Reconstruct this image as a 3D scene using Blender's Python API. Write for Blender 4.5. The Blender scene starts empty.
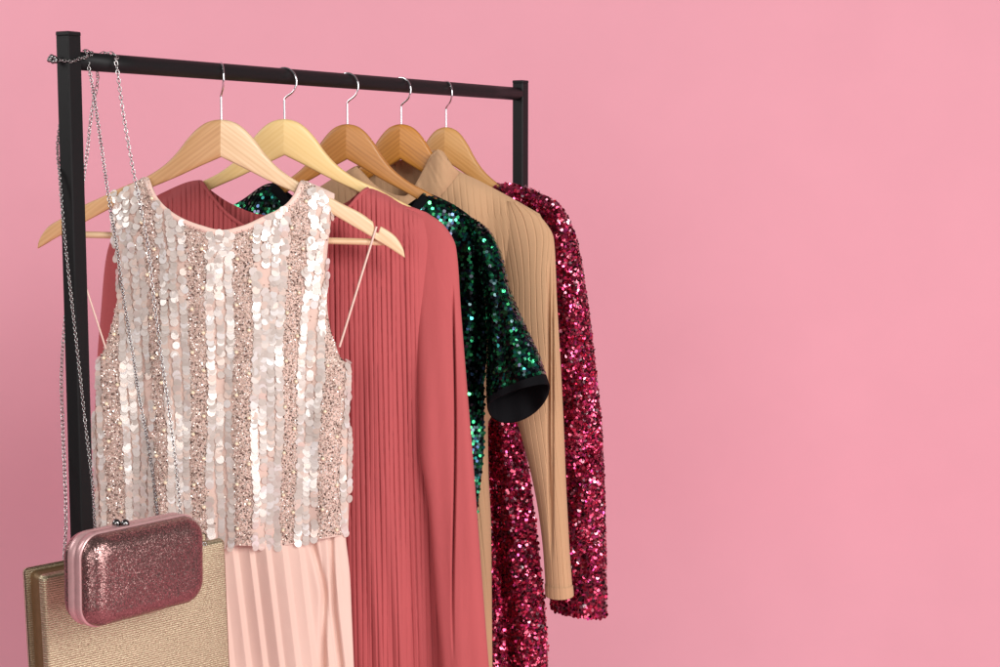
import bpy, bmesh, math
import numpy as np

# ------------------------------------------------------------------ camera, world, lights, exposure
SC = bpy.context.scene
COL = SC.collection
rng = np.random.default_rng(11)
F = 1600.0                      # focal length in photo pixels (photo is 1000 wide)
H = 1.39                        # eye height
PITCH = math.radians(6.0)
cd = bpy.data.cameras.new("camera")
cam = bpy.data.objects.new("camera", cd)
COL.objects.link(cam)
cam.location = (0, 0, H)
cam.rotation_euler = (math.radians(90) - PITCH, 0, 0)
cd.sensor_width = 36.0
cd.sensor_fit = 'HORIZONTAL'
cd.lens = 36.0 * F / 1000.0
cd.clip_start = 0.05
cd.clip_end = 100
SC.camera = cam
SC.view_settings.view_transform = 'Standard'
SC.view_settings.look = 'None'
SC.view_settings.exposure = -0.06
SC.view_settings.gamma = 1.0

world = bpy.data.worlds.new("World")
SC.world = world
world.use_nodes = True
bg = world.node_tree.nodes["Background"]
bg.inputs[0].default_value = (1.0, 0.97, 0.96, 1)
bg.inputs[1].default_value = 0.14


def area(name, loc, target, size, power, color=(1, 1, 1), size_y=None):
    l = bpy.data.lights.new(name, 'AREA')
    l.energy = power
    l.color = color
    l.size = size
    if size_y:
        l.shape = 'RECTANGLE'
        l.size_y = size_y
    o = bpy.data.objects.new(name, l)
    COL.objects.link(o)
    o.location = loc
    d = np.array(target, float) - np.array(loc, float)
    yaw = math.atan2(d[0], d[1])
    pit = math.atan2(d[2], math.hypot(d[0], d[1]))
    o.rotation_euler = (math.radians(90) + pit, 0, -yaw)
    return o


area("key_softbox", (1.35, -0.5, 2.4), (-0.2, 2.1, 1.15), 1.1, 71, (1, 0.985, 0.97), 1.1)
area("fill_softbox", (-1.0, -1.0, 1.6), (-0.2, 2.0, 1.15), 1.2, 29, (1, 0.99, 0.98), 1.7)
area("added_backdrop_light", (1.9, 0.6, 1.25), (0.5, 3.35, 0.95), 1.2, 31, (1, 0.98, 0.97), 1.4)  # added lamp, brightens the middle and right of the paper
area("added_backdrop_light", (-2.2, 1.7, 2.15), (-0.85, 3.35, 1.1), 1.0, 21, (1, 0.98, 0.97), 1.0)  # added lamp on the left, makes the paper more evenly lit

# ------------------------------------------------------------------ geometry helpers
CP, SP = math.cos(PITCH), math.sin(PITCH)
CAM = np.array([0, 0, H])


def rays(px, py):
    px, py = np.broadcast_arrays(np.asarray(px, float), np.asarray(py, float))
    u = (px - 500.0) / F
    v = (333.5 - py) / F
    return np.stack([u, CP + v * SP, -SP + v * CP], -1)


def at(px, py, Y):
    d = rays(px, py)
    return CAM + d * (np.asarray(Y, float) / d[..., 1])[..., None]


class Plane:
    """vertical plane a garment hangs in: through point c, turned by phi (right side to the front)"""

    def __init__(self, c, phi):
        self.c = np.array(c, float)
        self.n = np.array([-math.sin(phi), -math.cos(phi), 0.0])
        self.u = np.array([math.cos(phi), -math.sin(phi), 0.0])
        self.mpp = c[1] / F

    def on(self, px, py, depth):
        d = rays(px, py)
        k = (np.dot(self.c - CAM, self.n) + np.asarray(depth, float)) / (d @ self.n)
        return CAM + d * k[..., None]


def pchip(xs, ys):
    """smooth monotone interpolation"""
    xs = np.array(xs, float)
    ys = np.array(ys, float)
    h = np.diff(xs)
    dl = np.diff(ys) / h
    m = np.zeros_like(ys)
    m[0], m[-1] = dl[0], dl[-1]
    for i in range(1, len(xs) - 1):
        if dl[i - 1] * dl[i] > 0:
            w1, w2 = 2 * h[i] + h[i - 1], h[i] + 2 * h[i - 1]
            m[i] = (w1 + w2) / (w1 / dl[i - 1] + w2 / dl[i])

    def f(x):
        x = np.clip(np.asarray(x, float), xs[0], xs[-1])
        i = np.clip(np.searchsorted(xs, x, side='right') - 1, 0, len(xs) - 2)
        t = (x - xs[i]) / h[i]
        return ((2 * t ** 3 - 3 * t ** 2 + 1) * ys[i] + (t ** 3 - 2 * t ** 2 + t) * h[i] * m[i]
                + (-2 * t ** 3 + 3 * t ** 2) * ys[i + 1] + (t ** 3 - t ** 2) * h[i] * m[i + 1])
    return f


WORLD_OFF = {}


def thing(name, label, cat, loc, group=None):
    o = bpy.data.objects.new(name, None)
    COL.objects.link(o)
    o.empty_display_size = 0.03
    o.location = tuple(float(v) for v in loc)
    o["label"] = label
    o["category"] = cat
    if group:
        o["group"] = group
    WORLD_OFF[o] = np.array(loc, float)
    return o


def mk(name, V, faces, mat, parent=None, smooth=True, uv=None, fix=False):
    off = WORLD_OFF.get(parent, np.zeros(3))
    V = np.asarray(V, float).reshape(-1, 3) - off
    me = bpy.data.meshes.new(name)
    faces = faces.tolist() if isinstance(faces, np.ndarray) else faces
    me.from_pydata(V.tolist(), [], faces)
    if fix:
        bm = bmesh.new()
        bm.from_mesh(me)
        bmesh.ops.recalc_face_normals(bm, faces=bm.faces)
        bm.to_mesh(me)
        bm.free()
    me.materials.append(mat)
    if smooth:
        me.polygons.foreach_set("use_smooth", [True] * len(me.polygons))
    if uv is not None:                        # per-vertex uv
        uv = np.asarray(uv, float).reshape(-1, 2)
        lay = me.uv_layers.new(name="UVMap")
        idx = np.zeros(len(me.loops), dtype=np.int32)
        me.loops.foreach_get("vertex_index", idx)
        lay.data.foreach_set("uv", uv[idx].ravel())
    me.update()
    o = bpy.data.objects.new(name, me)
    COL.objects.link(o)
    if parent is not None:
        o.parent = parent
        WORLD_OFF[o] = off
    return o


def gf(nr, nc, base=0, wrap=False, flip=False):
    r = np.arange(nr - 1)[:, None]
    c = np.arange(nc if wrap else nc - 1)[None, :]
    c2 = (c + 1) % nc
    a = base + r * nc + c
    b = base + r * nc + c2
    d = base + (r + 1) * nc + c
    e = base + (r + 1) * nc + c2
    q = np.stack([a, b, e, d] if flip else [a, d, e, b], -1)
    return q.reshape(-1, 4)


class MB:
    def __init__(self):
        self.V, self.Fc, self.n = [], [], 0

    def add(self, V, faces):
        V = np.asarray(V, float).reshape(-1, 3)
        self.V.append(V)
        for f in (faces.tolist() if isinstance(faces, np.ndarray) else faces):
            self.Fc.append([i + self.n for i in f])
        self.n += len(V)

    def tube(self, P, r, k=10, closed=False, caps=True):
        P = np.asarray(P, float)
        n = len(P)
        T = np.gradient(P, axis=0) if not closed else np.roll(P, -1, 0) - np.roll(P, 1, 0)
        T /= np.linalg.norm(T, axis=1)[:, None] + 1e-12
        ref = np.array([0, 0, 1.0]) if abs(T[0][2]) < 0.9 else np.array([1.0, 0, 0])
        N = np.cross(T[0], ref)
        N /= np.linalg.norm(N)
        rs = np.full(n, r) if np.isscalar(r) else np.asarray(r)
        a = np.linspace(0, 2 * math.pi, k, endpoint=False)
        V = np.zeros((n, k, 3))
        for i in range(n):
            N = N - T[i] * np.dot(N, T[i])
            N /= np.linalg.norm(N)
            B = np.cross(T[i], N)
            V[i] = P[i] + rs[i] * (np.cos(a)[:, None] * N + np.sin(a)[:, None] * B)
        fs = gf(n, k, 0, True).tolist()
        if closed:
            for c in range(k):
                fs.append([(n - 1) * k + c, c, (c + 1) % k, (n - 1) * k + (c + 1) % k])
        elif caps:
            fs.append(list(range(k)))
            fs.append(list(range((n - 1) * k, n * k))[::-1])
        self.add(V, fs)

    def ball(self, c, r, nu=10, nv=7, sc=(1, 1, 1)):
        th = np.linspace(0, math.pi, nv)[:, None]
        ph = np.linspace(0, 2 * math.pi, nu, endpoint=False)[None, :]
        V = np.stack([np.sin(th) * np.cos(ph) * sc[0], np.sin(th) * np.sin(ph) * sc[1], np.cos(th) * np.ones_like(ph) * sc[2]], -1) * r + np.array(c)
        self.add(V, gf(nv, nu, 0, True))

    def build(self, name, mat, parent=None, smooth=True):
        return mk(name, np.concatenate(self.V), self.Fc, mat, parent, smooth)


def bevel_box(c, ax, half, bev=0.0015):
    """a box with chamfered edges; ax = 3 unit axes; returns V, faces (convex hull by hand)"""
    ax = [np.array(a, float) for a in ax]
    V = []
    idx = {}
    for sx in (-1, 1):
        for sy in (-1, 1):
            for sz in (-1, 1):
                s = (sx, sy, sz)
                for k in range(3):
                    h = [half[j] - (bev if j != k else 0) for j in range(3)]
                    p = np.array(c, float)
                    for j in range(3):
                        p = p + ax[j] * s[j] * h[j]
                    idx[(s, k)] = len(V)
                    V.append(p)
    Fs = []
    for k in range(3):
        a, b = [j for j in range(3) if j != k]
        for sg in (-1, 1):
            q = []
            for (p, r) in ((-1, -1), (1, -1), (1, 1), (-1, 1)):
                s = [0, 0, 0]
                s[k], s[a], s[b] = sg, p, r
                q.append(idx[(tuple(s), k)])
            Fs.append(q)
        for p in (-1, 1):
            for r in (-1, 1):
                q = []
                for sk, kk in ((-1, a), (1, a), (1, b), (-1, b)):
                    s = [0, 0, 0]
                    s[k], s[a], s[b] = sk, p, r
                    q.append(idx[(tuple(s), kk)])
                Fs.append(q)
    for sx in (-1, 1):
        for sy in (-1, 1):
            for sz in (-1, 1):
                Fs.append([idx[((sx, sy, sz), k)] for k in range(3)])
    return np.array(V), Fs


# ------------------------------------------------------------------ materials
def new_mat(name):
    m = bpy.data.materials.new(name)
    m.use_nodes = True
    nt = m.node_tree
    return m, nt, nt.nodes["Principled BSDF"]


def lnk(nt, a, b):
    nt.links.new(a, b)


def noise(nt, scale, detail=3, vec=None, rough=0.5):
    n = nt.nodes.new("ShaderNodeTexNoise")
    n.inputs["Scale"].default_value = scale
    n.inputs["Detail"].default_value = detail
    n.inputs["Roughness"].default_value = rough
    if vec is not None:
        lnk(nt, vec, n.inputs["Vector"])
    return n


def ramp(nt, stops, fac, interp='LINEAR'):
    r = nt.nodes.new("ShaderNodeValToRGB")
    r.color_ramp.interpolation = interp
    el = r.color_ramp.elements
    while len(el) < len(stops):
        el.new(0.5)
    for e, (p, c) in zip(el, stops):
        e.position = p
        e.color = (*c, 1)
    lnk(nt, fac, r.inputs[0])
    return r


def bump(nt, height, strength, dist, p):
    b = nt.nodes.new("ShaderNodeBump")
    b.inputs["Strength"].default_value = strength
    b.inputs["Distance"].default_value = dist
    lnk(nt, height, b.inputs["Height"])
    lnk(nt, b.outputs[0], p.inputs["Normal"])
    return b


def objvec(nt, scale=(1, 1, 1)):
    tc = nt.nodes.new("ShaderNodeTexCoord")
    mp = nt.nodes.new("ShaderNodeMapping")
    mp.inputs["Scale"].default_value = scale
    lnk(nt, tc.outputs["Object"], mp.inputs["Vector"])
    return mp.outputs[0]


def uvvec(nt, scale=(1, 1, 1)):
    tc = nt.nodes.new("ShaderNodeTexCoord")
    mp = nt.nodes.new("ShaderNodeMapping")
    mp.inputs["Scale"].default_value = scale
    lnk(nt, tc.outputs["UV"], mp.inputs["Vector"])
    return mp.outputs[0]


def cloth(name, base, rough=0.75, var=0.08, weave=1400, bstr=0.25, sheen=0.25, spec=0.3, crease=0.0):
    m, nt, p = new_mat(name)
    v = objvec(nt)
    n = noise(nt, 7, 4, v)
    lo = tuple(c * (1 - var) for c in base)
    hi = tuple(min(1, c * (1 + var)) for c in base)
    r = ramp(nt, [(0.3, lo), (0.7, hi)], n.outputs[0])
    lnk(nt, r.outputs[0], p.inputs["Base Color"])
    p.inputs["Roughness"].default_value = rough
    p.inputs["Sheen Weight"].default_value = sheen
    p.inputs["Specular IOR Level"].default_value = spec
    w = noise(nt, weave, 1, v)
    b1_ = bump(nt, w.outputs[0], bstr, 0.0006, p)
    if crease:
        c = noise(nt, 16, 3, objvec(nt, (1.0, 1.0, 0.33)), 0.55)
        c.inputs["Distortion"].default_value = 0.7
        b2_ = bump(nt, c.outputs[0], crease, 0.012, p)
        lnk(nt, b2_.outputs[0], b1_.inputs["Normal"])
        lnk(nt, b1_.outputs[0], p.inputs["Normal"])
    return m


def wood(name, stops, rough=0.42, scale=(7, 110, 110)):
    m, nt, p = new_mat(name)
    v = uvvec(nt, scale)
    n1 = noise(nt, 1.0, 2, v)
    n1.inputs["Distortion"].default_value = 0.6
    wv = nt.nodes.new("ShaderNodeTexWave")
    wv.wave_type = 'BANDS'
    wv.bands_direction = 'Y'
    wv.inputs["Scale"].default_value = 0.55
    wv.inputs["Distortion"].default_value = 5.0
    wv.inputs["Detail"].default_value = 3.0
    wv.inputs["Detail Scale"].default_value = 1.4
    lnk(nt, v, wv.inputs["Vector"])
    fine = noise(nt, 1.0, 2, uvvec(nt, (scale[0] * 3, scale[1] * 9, scale[2] * 9)))
    mx = nt.nodes.new("ShaderNodeMath")
    mx.operation = 'MULTIPLY_ADD'
    lnk(nt, wv.outputs[1], mx.inputs[0])
    mx.inputs[1].default_value = 0.16
    mm = nt.nodes.new("ShaderNodeMath")
    mm.operation = 'MULTIPLY_ADD'
    lnk(nt, fine.outputs[0], mm.inputs[0])
    mm.inputs[1].default_value = 0.34
    m3 = nt.nodes.new("ShaderNodeMath")
    m3.operation = 'MULTIPLY'
    lnk(nt, n1.outputs[0], m3.inputs[0])
    m3.inputs[1].default_value = 0.55
    lnk(nt, m3.outputs[0], mm.inputs[2])
    lnk(nt, mm.outputs[0], mx.inputs[2])
    r = ramp(nt, stops, mx.outputs[0])
    lnk(nt, r.outputs[0], p.inputs["Base Color"])
    p.inputs["Roughness"].default_value = rough
    p.inputs["Coat Weight"].default_value = 0.04
    p.inputs["Coat Roughness"].default_value = 0.3
    bump(nt, fine.outputs[0], 0.12, 0.0004, p)
    return m


def island(name, stops, rough=(0.15, 0.35), metallic=0.9, spec=0.5, coat=0.0, interp='CONSTANT', alpha=None):
    """many separate little pieces, each with its own colour and gloss"""
    m, nt, p = new_mat(name)
    g = nt.nodes.new("ShaderNodeNewGeometry")
    r = ramp(nt, stops, g.outputs["Random Per Island"], interp)
    lnk(nt, r.outputs[0], p.inputs["Base Color"])
    mr = nt.nodes.new("ShaderNodeMath")
    mr.operation = 'MULTIPLY'
    mr.inputs[1].default_value = 7.31
    lnk(nt, g.outputs["Random Per Island"], mr.inputs[0])
    fr = nt.nodes.new("ShaderNodeMath")
    fr.operation = 'FRACT'
    lnk(nt, mr.outputs[0], fr.inputs[0])
    mp = nt.nodes.new("ShaderNodeMapRange")
    mp.inputs["To Min"].default_value = rough[0]
    mp.inputs["To Max"].default_value = rough[1]
    lnk(nt, fr.outputs[0], mp.inputs["Value"])
    lnk(nt, mp.outputs[0], p.inputs["Roughness"])
    p.inputs["Metallic"].default_value = metallic
    p.inputs["Specular IOR Level"].default_value = spec
    p.inputs["Coat Weight"].default_value = coat
    p.inputs["Coat Roughness"].default_value = 0.12
    if alpha:
        p.inputs["Alpha"].default_value = alpha
    return m


def plain(name, base, rough=0.4, metallic=0.0, spec=0.5, nscale=120, nstr=0.05):
    m, nt, p = new_mat(name)
    v = objvec(nt)
    n = noise(nt, nscale, 3, v)
    r = ramp(nt, [(0.3, tuple(c * 0.93 for c in base)), (0.7, tuple(min(1, c * 1.07) for c in base))], n.outputs[0])
    lnk(nt, r.outputs[0], p.inputs["Base Color"])
    p.inputs["Roughness"].default_value = rough
    p.inputs["Metallic"].default_value = metallic
    p.inputs["Specular IOR Level"].default_value = spec
    bump(nt, n.outputs[0], nstr, 0.0005, p)
    return m


M_backdrop = cloth("pink_paper", (0.80, 0.38, 0.452), 0.9, 0.012, 500, 0.05, 0.0, 0.1)
M_black = plain("black_powder_coat", (0.008, 0.008, 0.0085), 0.5, 0, 0.2, 900, 0.12)
M_chrome = plain("chrome", (0.80, 0.80, 0.82), 0.12, 1.0, 0.5, 60, 0.02)
M_chain = plain("aged_silver", (0.33, 0.32, 0.315), 0.2, 1.0, 0.5, 60, 0.02)
M_chain_b = plain("silver_chain", (0.50, 0.49, 0.48), 0.2, 1.0, 0.5, 60, 0.02)
M_gun = plain("gunmetal", (0.20, 0.19, 0.19), 0.16, 1.0)

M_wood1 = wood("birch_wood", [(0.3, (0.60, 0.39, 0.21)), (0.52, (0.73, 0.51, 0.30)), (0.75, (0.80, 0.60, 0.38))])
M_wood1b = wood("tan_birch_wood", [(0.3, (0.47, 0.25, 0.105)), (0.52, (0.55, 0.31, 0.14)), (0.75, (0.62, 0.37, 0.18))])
M_wood2 = wood("pale_lacquered_wood", [(0.3, (0.72, 0.49, 0.19)), (0.5, (0.77, 0.54, 0.23)), (0.75, (0.80, 0.58, 0.27))])
M_wood3 = wood("oak_wood", [(0.25, (0.33, 0.125, 0.024)), (0.5, (0.46, 0.195, 0.047)), (0.75, (0.53, 0.24, 0.065))])
M_wood4 = wood("amber_wood", [(0.25, (0.33, 0.115, 0.015)), (0.5, (0.49, 0.195, 0.032)), (0.75, (0.58, 0.25, 0.05))])
M_wood5 = wood("honey_wood", [(0.25, (0.46, 0.215, 0.055)), (0.5, (0.55, 0.28, 0.085)), (0.75, (0.61, 0.33, 0.11))])

M_peach = cloth("peach_chiffon", (0.77, 0.555, 0.465), 0.7, 0.02, 1600, 0.2, crease=0.25)
M_peach_tape = cloth("blush_satin_tape", (0.82, 0.57, 0.48), 0.45, 0.03, 1600, 0.1, 0.1, 0.5)
M_tulle = cloth("blush_tulle", (0.70, 0.515, 0.435), 0.7, 0.08, 1600, 0.3)
M_rose = cloth("dusty_rose_crepe", (0.45, 0.093, 0.096), 0.72, 0.04, 1700, 0.3, 0.08, 0.15, crease=0.2)
M_blackcloth = cloth("black_jersey", (0.005, 0.005, 0.006), 0.9, 0.1, 900, 0.3, 0.0, 0.08)
M_beige = cloth("camel_knit", (0.52, 0.315, 0.178), 0.85, 0.04, 1300, 0.6, 0.1, 0.12)
M_mag_base = cloth("burgundy_mesh", (0.20, 0.006, 0.03), 0.6, 0.2, 900, 0.3)

M_pail = island("pearl_sequin", [(0.0, (0.66, 0.58, 0.52)), (0.3, (0.73, 0.65, 0.59)), (0.55, (0.79, 0.73, 0.68)), (0.72, (0.82, 0.66, 0.57)), (0.90, (0.86, 0.82, 0.79))],
                (0.14, 0.30), 0.10, 0.7, 0.25, alpha=0.84)
M_bead = island("seed_bead", [(0.0, (0.13, 0.075, 0.06)), (0.11, (0.42, 0.31, 0.26)), (0.34, (0.63, 0.50, 0.43)), (0.66, (0.75, 0.63, 0.56)), (0.86, (0.90, 0.84, 0.79))],
                (0.1, 0.3), 0.35, 0.7)
M_pearl = plain("ivory_pearl", (0.84, 0.70, 0.50), 0.22, 0.1, 0.7, 60, 0.0)
M_green = island("green_black_sequin",
                 [(0.0, (0.005, 0.008, 0.012)), (0.27, (0.012, 0.03, 0.032)), (0.43, (0.010, 0.10, 0.05)), (0.58, (0.018, 0.24, 0.10)), (0.79, (0.045, 0.33, 0.12)),
                  (0.86, (0.015, 0.16, 0.15)), (0.92, (0.025, 0.05, 0.11)), (0.97, (0.05, 0.05, 0.085))], (0.10, 0.22), 0.95, 0.5, 0.2)
M_mag = island("magenta_sequin",
               [(0.0, (0.05, 0.001, 0.010)), (0.13, (0.26, 0.005, 0.035)), (0.40, (0.48, 0.012, 0.07)), (0.64, (0.62, 0.022, 0.11)), (0.84, (0.62, 0.03, 0.22)), (0.94, (0.80, 0.30, 0.40))],  # palest stop paints pale glints onto a few of the sequins
               (0.12, 0.3), 0.92, 0.5, 1.0)


def glitter(name, base, base2, scale, rough=0.28, strength=0.55, metallic=0.9):
    m, nt, p = new_mat(name)
    v = objvec(nt)
    vo = nt.nodes.new("ShaderNodeTexVoronoi")
    vo.inputs["Scale"].default_value = scale
    lnk(nt, v, vo.inputs["Vector"])
    sep = nt.nodes.new("ShaderNodeSeparateColor")
    lnk(nt, vo.outputs["Color"], sep.inputs[0])
    r = ramp(nt, [(0.0, base2), (0.5, base), (0.93, base), (1.0, tuple(min(1, c * 1.9 + 0.08) for c in base))], sep.outputs[0])
    lnk(nt, r.outputs[0], p.inputs["Base Color"])
    p.inputs["Metallic"].default_value = metallic
    p.inputs["Roughness"].default_value = rough
    sub = nt.nodes.new("ShaderNodeVectorMath")
    sub.operation = 'SUBTRACT'
    lnk(nt, vo.outputs["Color"], sub.inputs[0])
    sub.inputs[1].default_value = (0.5, 0.5, 0.5)
    sc = nt.nodes.new("ShaderNodeVectorMath")
    sc.operation = 'SCALE'
    lnk(nt, sub.outputs[0], sc.inputs[0])
    sc.inputs["Scale"].default_value = strength
    g = nt.nodes.new("ShaderNodeNewGeometry")
    ad = nt.nodes.new("ShaderNodeVectorMath")
    lnk(nt, g.outputs["Normal"], ad.inputs[0])
    lnk(nt, sc.outputs[0], ad.inputs[1])
    nm = nt.nodes.new("ShaderNodeVectorMath")
    nm.operation = 'NORMALIZE'
    lnk(nt, ad.outputs[0], nm.inputs[0])
    lnk(nt, nm.outputs[0], p.inputs["Normal"])
    return m


M_clutch = glitter("rose_glitter", (0.33, 0.185, 0.175), (0.15, 0.078, 0.074), 1150, 0.27, 0.38, 0.9)
M_clutch_frame = plain("rose_satin_metal", (0.60, 0.36, 0.36), 0.35, 0.4)


def gold_weave():
    m, nt, p = new_mat("gold_lurex_weave")
    tc = nt.nodes.new("ShaderNodeTexCoord")
    mp = nt.nodes.new("ShaderNodeMapping")
    lnk(nt, tc.outputs["UV"], mp.inputs["Vector"])
    wv = nt.nodes.new("ShaderNodeTexWave")
    wv.bands_direction = 'Y'
    wv.inputs["Scale"].default_value = 135
    wv.inputs["Distortion"].default_value = 2.4
    wv.inputs["Detail"].default_value = 2
    wv.inputs["Detail Scale"].default_value = 4.0
    lnk(nt, mp.outputs[0], wv.inputs["Vector"])
    mp2 = nt.nodes.new("ShaderNodeMapping")
    mp2.inputs["Scale"].default_value = (420, 900, 900)
    lnk(nt, tc.outputs["UV"], mp2.inputs["Vector"])
    n = noise(nt, 1.0, 2, mp2.outputs[0])
    mx = nt.nodes.new("ShaderNodeMath")
    mx.operation = 'MULTIPLY_ADD'
    lnk(nt, wv.outputs[1], mx.inputs[0])
    mx.inputs[1].default_value = 0.4
    lnk(nt, n.outputs[0], mx.inputs[2])
    r = ramp(nt, [(0.35, (0.25, 0.20, 0.12)), (0.7, (0.43, 0.355, 0.23)), (1.0, (0.62, 0.53, 0.37))], mx.outputs[0])
    lnk(nt, r.outputs[0], p.inputs["Base Color"])
    p.inputs["Metallic"].default_value = 0.7
    p.inputs["Roughness"].default_value = 0.42
    bump(nt, mx.outputs[0], 0.7, 0.0008, p)
    return m


M_gold = gold_weave()
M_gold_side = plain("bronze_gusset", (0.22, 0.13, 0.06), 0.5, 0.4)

# ------------------------------------------------------------------ setting: seamless pink paper
YB = 3.35
prof = [(-1.2, 0.0)] + [(y, 0.0) for y in np.linspace(-0.6, YB - 0.7, 8)] + \
       [(YB - 0.7 + 0.7 * math.sin(a), 0.7 - 0.7 * math.cos(a)) for a in np.linspace(0.1, math.pi / 2, 14)] + \
       [(YB, z) for z in np.linspace(1.0, 3.6, 8)]
xs = np.linspace(-3.2, 3.2, 33)
V = np.array([[(x, y, z) for x in xs] for (y, z) in prof])
o = mk("backdrop", V, gf(len(prof), len(xs), flip=True), M_backdrop)
o["kind"] = "structure"
o["label"] = "seamless pink paper backdrop behind the clothes rack"

# ------------------------------------------------------------------ clothes rack
Y0 = 1.73
RA = math.radians(31.0)
RD = np.array([math.sin(RA), math.cos(RA), 0.0])         # along the rail, to the far post
RP = np.array([math.cos(RA), -math.sin(RA), 0.0])        # across the rail, to the front right
PA = at(69.0, 60.2, Y0)
RAILZ = PA[2]


def rail_pt(px):
    """point of the rail axis seen at photo column px"""
    u = (px - 500.0) / F
    t = 0.0
    for _ in range(30):
        # camera depth of a point at rail height
        P = PA + RD * t
        zc = P[1] * CP + (P[2] - H) * -SP
        x = u * zc
        t += (x - P[0]) / (RD[0] - u * RD[1] * CP)
    return PA + RD * t


PB = rail_pt(520.5)
rack = thing("clothes_rack", "black metal clothes rail with square posts holding five wooden hangers", "clothes rack", ((PA[0] + PB[0]) / 2, (PA[1] + PB[1]) / 2, 0))
PW = 0.0094
for P, ext in ((PA, 0.0285), (PB, 0.0200)):
    top = P[2] + ext
    c = np.array([P[0], P[1], top / 2 + 0.01])
    b = MB()
    b.add(*bevel_box(c, (RD, RP, (0, 0, 1)), (PW, PW, top / 2 - 0.01 - 0.0025), 0.0012))
    b.build("post", M_black, rack, False)
    b = MB()
    b.add(*bevel_box((P[0], P[1], top - 0.001), (RD, RP, (0, 0, 1)), (PW + 0.0002, PW + 0.0002, 0.0024), 0.001))
    b.build("post_cap", M_black, rack, False)
    b = MB()
    b.add(*bevel_box((P[0], P[1], 0.016), (RD, RP, (0, 0, 1)), (0.012, 0.22, 0.012), 0.002))
    b.build("foot", M_black, rack, False)
b = MB()
b.tube([PA + RD * (PW - 0.001) + (PB - PA - RD * 2 * (PW - 0.001)) * k for k in np.linspace(0, 1, 12)], 0.0100, 40)
b.build("rail", M_black, rack)
b = MB()
lo = np.array([0, 0, -(RAILZ - 0.12)])
b.tube([PA + lo + (PB - PA) * k for k in np.linspace(0.012, 0.988, 4)], 0.008, 24)
b.build("lower_bar", M_black, rack)

# ------------------------------------------------------------------ hangers
M1 = 1.92 / F          # metres per photo pixel at the first hanger
up_k = [(0, 0), (6, 0.6), (14, 3), (21, 7.5), (33, 20), (42, 32.5), (56, 47.5), (75, 60.5), (100, 72), (119, 82), (140, 92.5), (152, 101), (160, 105.5), (173, 114), (180, 123), (183.5, 131), (184.5, 137)]
lo_k = [(0, 38), (20, 47.5), (45, 60), (80, 76), (119, 98.5), (150, 116.5), (170, 128.5), (180, 135), (184.5, 137.6)]
up_f = pchip([a for a, _ in up_k], [b for _, b in up_k])
lo_f = pchip([a for a, _ in lo_k], [b for _, b in lo_k])


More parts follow.
